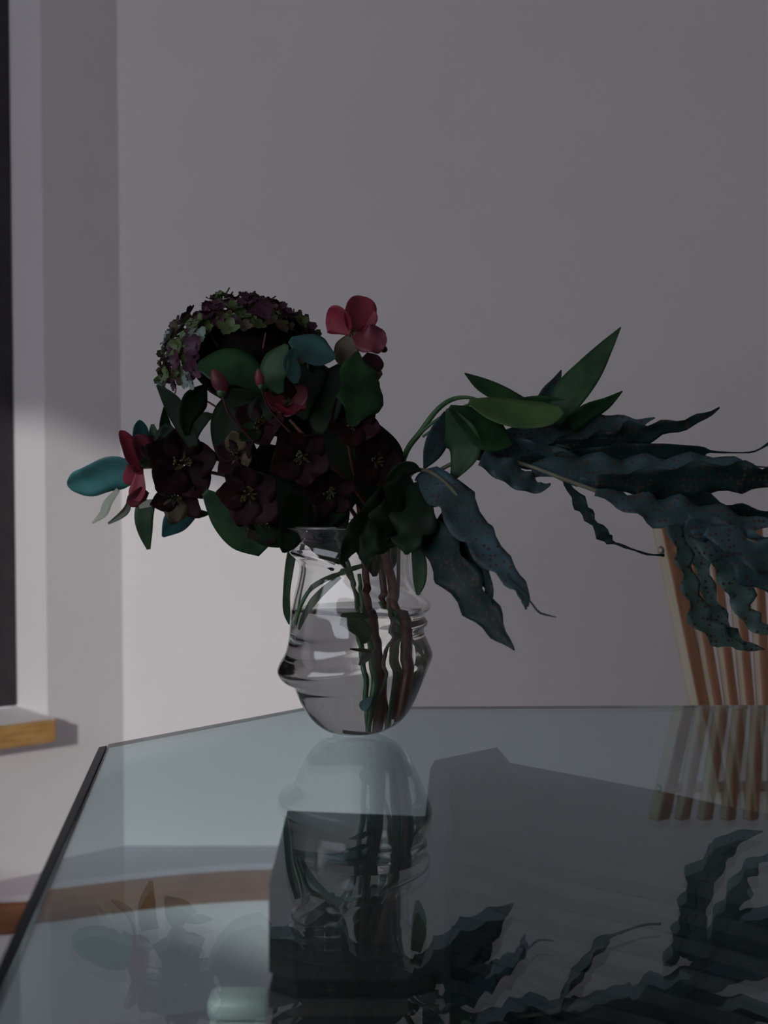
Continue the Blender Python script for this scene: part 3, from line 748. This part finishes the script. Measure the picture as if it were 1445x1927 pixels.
# arching branch with broad leaves ------------------------------------
def branch():
    D = 1.54
    t = thing('leafy_branch', at(728, 1330, 1.56), 'green arching branch with broad pointed leaves fanning up to the right', 'branch')
    tube('stem', [(715, 1360, 1.56, 7), (735, 1120, 1.57, 7), (738, 980, 1.57, 8), (760, 862, 1.55, 11), (792, 812, D, 11), (822, 772, D, 10), (850, 752, D, 9), (880, 748, D, 7), (912, 756, D, 6), (990, 775, D + .01, 6), (1050, 785, D + .02, 5)], M['stem'], t)
    tube('twig', [(788, 818, D - .005, 6), (815, 795, D - .006, 6), (845, 777, D - .008, 6), (885, 760, D - .01, 5)], M['stem'], t)
    tube('twig', [(795, 822, D - .008, 5), (822, 803, D - .01, 5), (846, 785, D - .012, 5)], M['stem'], t)
    leaf(t, 'leaf', M['lime'], [(882, 756, 10), (925, 772, 44), (980, 784, 54), (1030, 782, 44), (1058, 772, 16)], D - .03, tilt=-45)
    leaf(t, 'leaf', M['green'], [(845, 766, 10), (885, 795, 58), (925, 822, 66), (964, 836, 8)], D - .035, tilt=-35)
    leaf(t, 'leaf', M['green'], [(843, 768, 10), (868, 815, 62), (876, 852, 58), (852, 902, 10)], D - .03, tilt=30)
    leaf(t, 'leaf', M['fern'], [(840, 775, 10), (826, 815, 40), (812, 850, 36), (798, 882, 4)], D - .015, tilt=-30)
    leaf(t, 'leaf', M['green'], [(985, 762, 24), (945, 744, 32), (905, 724, 26), (874, 702, 2)], D + .02, tilt=25)
    leaf(t, 'leaf', M['green'], [(1040, 800, 34), (1072, 745, 60), (1108, 700, 52), (1140, 655, 28), (1168, 616, 2)], D + .01, tilt=-25)
    leaf(t, 'leaf', M['fern'], [(1005, 780, 22), (1030, 742, 30), (1046, 718, 18), (1056, 696, 2)], D + .03, tilt=20)
    leaf(t, 'leaf', M['green'], [(1070, 800, 34), (1105, 775, 34), (1140, 758, 22), (1171, 736, 2)], D + .0, tilt=30)
    leaf(t, 'leaf', M['green'], [(960, 770, 34), (1010, 760, 34), (1060, 775, 50), (1100, 790, 30)], D + .02, tilt=25)
    leaf(t, 'leaf', M['green'], [(783, 1022, 20), (790, 1060, 28), (790, 1095, 24), (786, 1120, 6)], D - .06, tilt=20)
branch()

# fern fronds ----------------------------------------------------------
def fern(label, stem, pin, base, dark=(), pale=(), black=()):
    t = thing('fern_frond', at(*base), label, 'fern', 'fern fronds in the vase')
    tube('midrib', stem, M['rachis'], t)
    for i, (p, dd, tl, wv) in enumerate(pin):
        leaf(t, 'leaflet', M['dark' if i in black else 'fern_dark' if i in dark else 'fern_pale' if i in pale else 'fern'], p, dd, tilt=tl, fold=.12, wave=wv, wn=max(2, len(p) * 0.8), scal=.16, n=26, seed=100 + i)
    return t
D = 1.52
pinA = [
 ([(930, 835, 24), (1000, 822, 60), (1080, 812, 62), (1150, 802, 44), (1200, 797, 18), (1232, 786, 3)], 1.55, -20, .5),
 ([(1010, 850, 24), (1080, 842, 44), (1140, 832, 40), (1190, 818, 44), (1250, 806, 26), (1310, 790, 17), (1354, 767, 3)], 1.54, 25, .5),
 ([(980, 868, 24), (1060, 866, 36), (1120, 858, 34), (1190, 852, 36), (1260, 848, 26), (1320, 849, 18), (1340, 850, 5), (1400, 852, 3), (1432, 844, 4), (1470, 815, 9)], 1.53, 20, .5),
 ([(1000, 884, 26), (1080, 884, 52), (1160, 888, 56), (1240, 886, 52), (1320, 876, 40), (1390, 876, 24), (1415, 878, 5), (1470, 880, 2)], 1.51, -25, .45),
 ([(1120, 902, 24), (1200, 908, 46), (1290, 902, 56), (1380, 897, 56), (1440, 898, 40), (1500, 880, 6)], 1.49, 25, .45),
 ([(1120, 926, 14), (1180, 945, 34), (1240, 962, 56), (1310, 972, 54), (1390, 986, 40), (1460, 985, 10)], 1.47, -20, .4),
 ([(1210, 925, 30), (1280, 938, 50), (1350, 958, 36), (1420, 966, 22), (1490, 972, 6)], 1.50, 30, .4),
 ([(1290, 985, 30), (1350, 1000, 46), (1410, 1022, 50), (1480, 1030, 20)], 1.46, 20, .4),
 ([(1262, 978, 20), (1282, 1030, 32), (1292, 1075, 26), (1305, 1125, 34), (1325, 1175, 40), (1365, 1204, 30), (1402, 1222, 3)], 1.50, -30, .5),
 ([(1285, 985, 20), (1315, 1040, 34), (1328, 1090, 26), (1342, 1140, 32), (1362, 1185, 40), (1395, 1212, 22), (1440, 1222, 3)], 1.52, 25, .5),
 ([(1300, 992, 26), (1350, 1045, 44), (1385, 1100, 52), (1402, 1150, 34), (1430, 1180, 28), (1470, 1195, 4)], 1.50, -25, .5),
 ([(1315, 992, 24), (1370, 1035, 44), (1420, 1080, 52), (1480, 1110, 30), (1530, 1140, 4)], 1.47, 20, .5),
 ([(1330, 995, 30), (1400, 1030, 56), (1460, 1060, 56), (1530, 1080, 10)], 1.45, -20, .4),
 ([(1060, 900, 5), (1084, 935, 22), (1102, 962, 24), (1118, 985, 14), (1140, 1010, 26), (1152, 1020, 8), (1180, 1030, 5), (1215, 1042, 4), (1250, 1045, 5)], 1.52, 20, .6),
 ([(1090, 905, 14), (1130, 916, 22), (1165, 930, 16), (1195, 942, 8)], 1.50, 25, .5),
 ([(905, 862, 30), (945, 882, 44), (985, 905, 40), (1015, 918, 20), (1036, 910, 4)], 1.50, -20, .5),
 ([(890, 850, 30), (960, 848, 50), (1040, 865, 50), (1110, 875, 20)], 1.53, 20, .4)]
fern('blue-green spotted fern frond sweeping right across the chair', [(735, 1300, 1.555, 6), (748, 1120, 1.56, 7), (758, 960, 1.55, 8), (820, 890, 1.54, 8), (900, 858, 1.53, 8), (980, 872, 1.51, 8), (1070, 905, 1.49, 8), (1180, 945, 1.48, 8), (1270, 978, 1.47, 7), (1360, 1000, 1.46, 6), (1450, 1030, 1.45, 4)], pinA, (735, 1300, 1.555), dark=(1, 2, 4, 6, 13), pale=(8, 9, 10))
pinB = [
 ([(790, 890, 30, 1.53), (840, 925, 72, 1.48), (880, 985, 66, 1.43), (920, 1040, 56, 1.40), (960, 1085, 36, 1.38), (984, 1115, 24, 1.37), (993, 1142, 4, 1.36)], 1.5, -20, .4),
 ([(755, 930, 40, 1.53), (800, 985, 58, 1.48), (840, 1050, 72, 1.43), (885, 1115, 66, 1.40), (928, 1172, 46, 1.37), (968, 1224, 2, 1.35)], 1.5, 25, .25),
 ([(835, 945, 30, 1.50), (860, 1000, 42, 1.45), (888, 1050, 34, 1.42), (916, 1095, 26, 1.39), (924, 1138, 3, 1.37)], 1.5, 30, .5),
 ([(885, 1005, 20, 1.44), (915, 1035, 28, 1.41), (940, 1062, 18, 1.40), (955, 1085, 5, 1.38), (990, 1122, 3, 1.36), (1015, 1152, 4, 1.35), (1046, 1161, 2, 1.34)], 1.4, 20, .5),
 ([(982, 1116, 4, 1.37), (986, 1130, 10, 1.37), (990, 1147, 3, 1.37)], 1.37, 10, .2),
 ([(770, 895, 30, 1.53), (745, 945, 62, 1.49), (728, 1000, 66, 1.47), (718, 1040, 10, 1.46)], 1.5, -25, .3),
 ([(800, 905, 30, 1.52), (785, 965, 74, 1.47), (772, 1015, 60, 1.45), (766, 1044, 8, 1.44)], 1.5, 25, .3),
 ([(760, 900, 30, 1.53), (705, 960, 46, 1.49), (665, 1015, 44, 1.48), (640, 1062, 5, 1.47)], 1.5, -25, .3),
 ([(740, 940, 30, 1.52), (712, 1000, 56, 1.48), (695, 1040, 40, 1.47), (690, 1068, 6, 1.46)], 1.5, 20, .3)]
fern('dark blue-green fern frond drooping in front of the vase rim', [(700, 1320, 1.545, 6), (730, 1150, 1.55, 7), (738, 1010, 1.55, 7), (765, 905, 1.54, 8), (800, 885, 1.52, 8), (850, 920, 1.48, 7), (890, 985, 1.44, 5)], pinB, (700, 1320, 1.545), dark=(1, 2, 3), black=(5, 6, 7, 8))

# cut stems and leaf tips inside and against the vase -------------------
t = thing('green_sprig', at(640, 1130, 1.56), 'thin green sprig curving down against the left inside of the vase', 'sprig')
tube('stem', [(700, 1060, 1.56, 8), (640, 1078, 1.54, 10), (590, 1105, 1.52, 10), (566, 1140, 1.52, 8), (556, 1176, 1.52, 5)], M['stem'], t)
leaf(t, 'leaf', M['green'], [(640, 1085, 10), (600, 1122, 14), (574, 1158, 12), (562, 1185, 4)], 1.515, tilt=20)
t = thing('trailing_leaf', at(545, 1040, 1.47), 'narrow dark green leaf hanging outside the left of the vase', 'leaf')
leaf(t, 'leaf_blade', M['green'], [(560, 1000, 14), (548, 1050, 18), (540, 1110, 14), (540, 1150, 14), (545, 1175, 4)], 1.66, tilt=20)
t = thing('cut_stem', at(715, 1358, 1.56), 'brown cut stem lying across the bottom of the vase', 'stem')
tube('stem_piece', [(650, 1363, 1.54, 10), (690, 1358, 1.55, 8), (742, 1350, 1.56, 8)], M['bark'], t)
t = thing('cut_stem', at(696, 1340, 1.54), 'pale green cut stem with leaf scraps standing in the water', 'stem')
tube('stem_piece', [(690, 1355, 1.54, 9), (697, 1290, 1.54, 12), (693, 1220, 1.54, 10), (684, 1160, 1.54, 9), (676, 1080, 1.55, 8)], M['stem'], t)
leaf(t, 'leaf_scrap', M['green'], [(690, 1200, 20), (668, 1175, 34), (645, 1170, 14)], 1.53, tilt=20)
leaf(t, 'leaf_scrap', M['dark'], [(700, 1235, 6), (680, 1225, 12), (660, 1218, 4)], 1.53, tilt=20)
leaf(t, 'leaf_scrap', M['teal'], [(695, 1300, 8), (686, 1315, 20), (684, 1328, 8)], 1.53, tilt=20)
leaf(t, 'leaf_scrap', M['dark'], [(700, 1225, 10), (686, 1245, 14), (676, 1258, 3)], 1.53, tilt=20)
t = thing('cut_stem', at(770, 1240, 1.55), 'bright green cut stem ending against the right of the vase', 'stem')
tube('stem_piece', [(715, 1130, 1.55, 8), (735, 1175, 1.55, 8), (765, 1222, 1.55, 7), (782, 1248, 1.55, 7)], M['stem'], t)
leaf(t, 'leaf_scrap', M['lime'], [(778, 1252, 5), (786, 1238, 12), (782, 1226, 3)], 1.55, tilt=20)
t = thing('fallen_leaf', at(700, 1386, 1.55), 'brown and green leaf scrap lying at the bottom of the vase', 'leaf')
leaf(t, 'leaf_blade', M['olive'], [(632, 1374, 4), (660, 1379, 14), (690, 1380, 12), (712, 1374, 4)], 1.56, tilt=70)
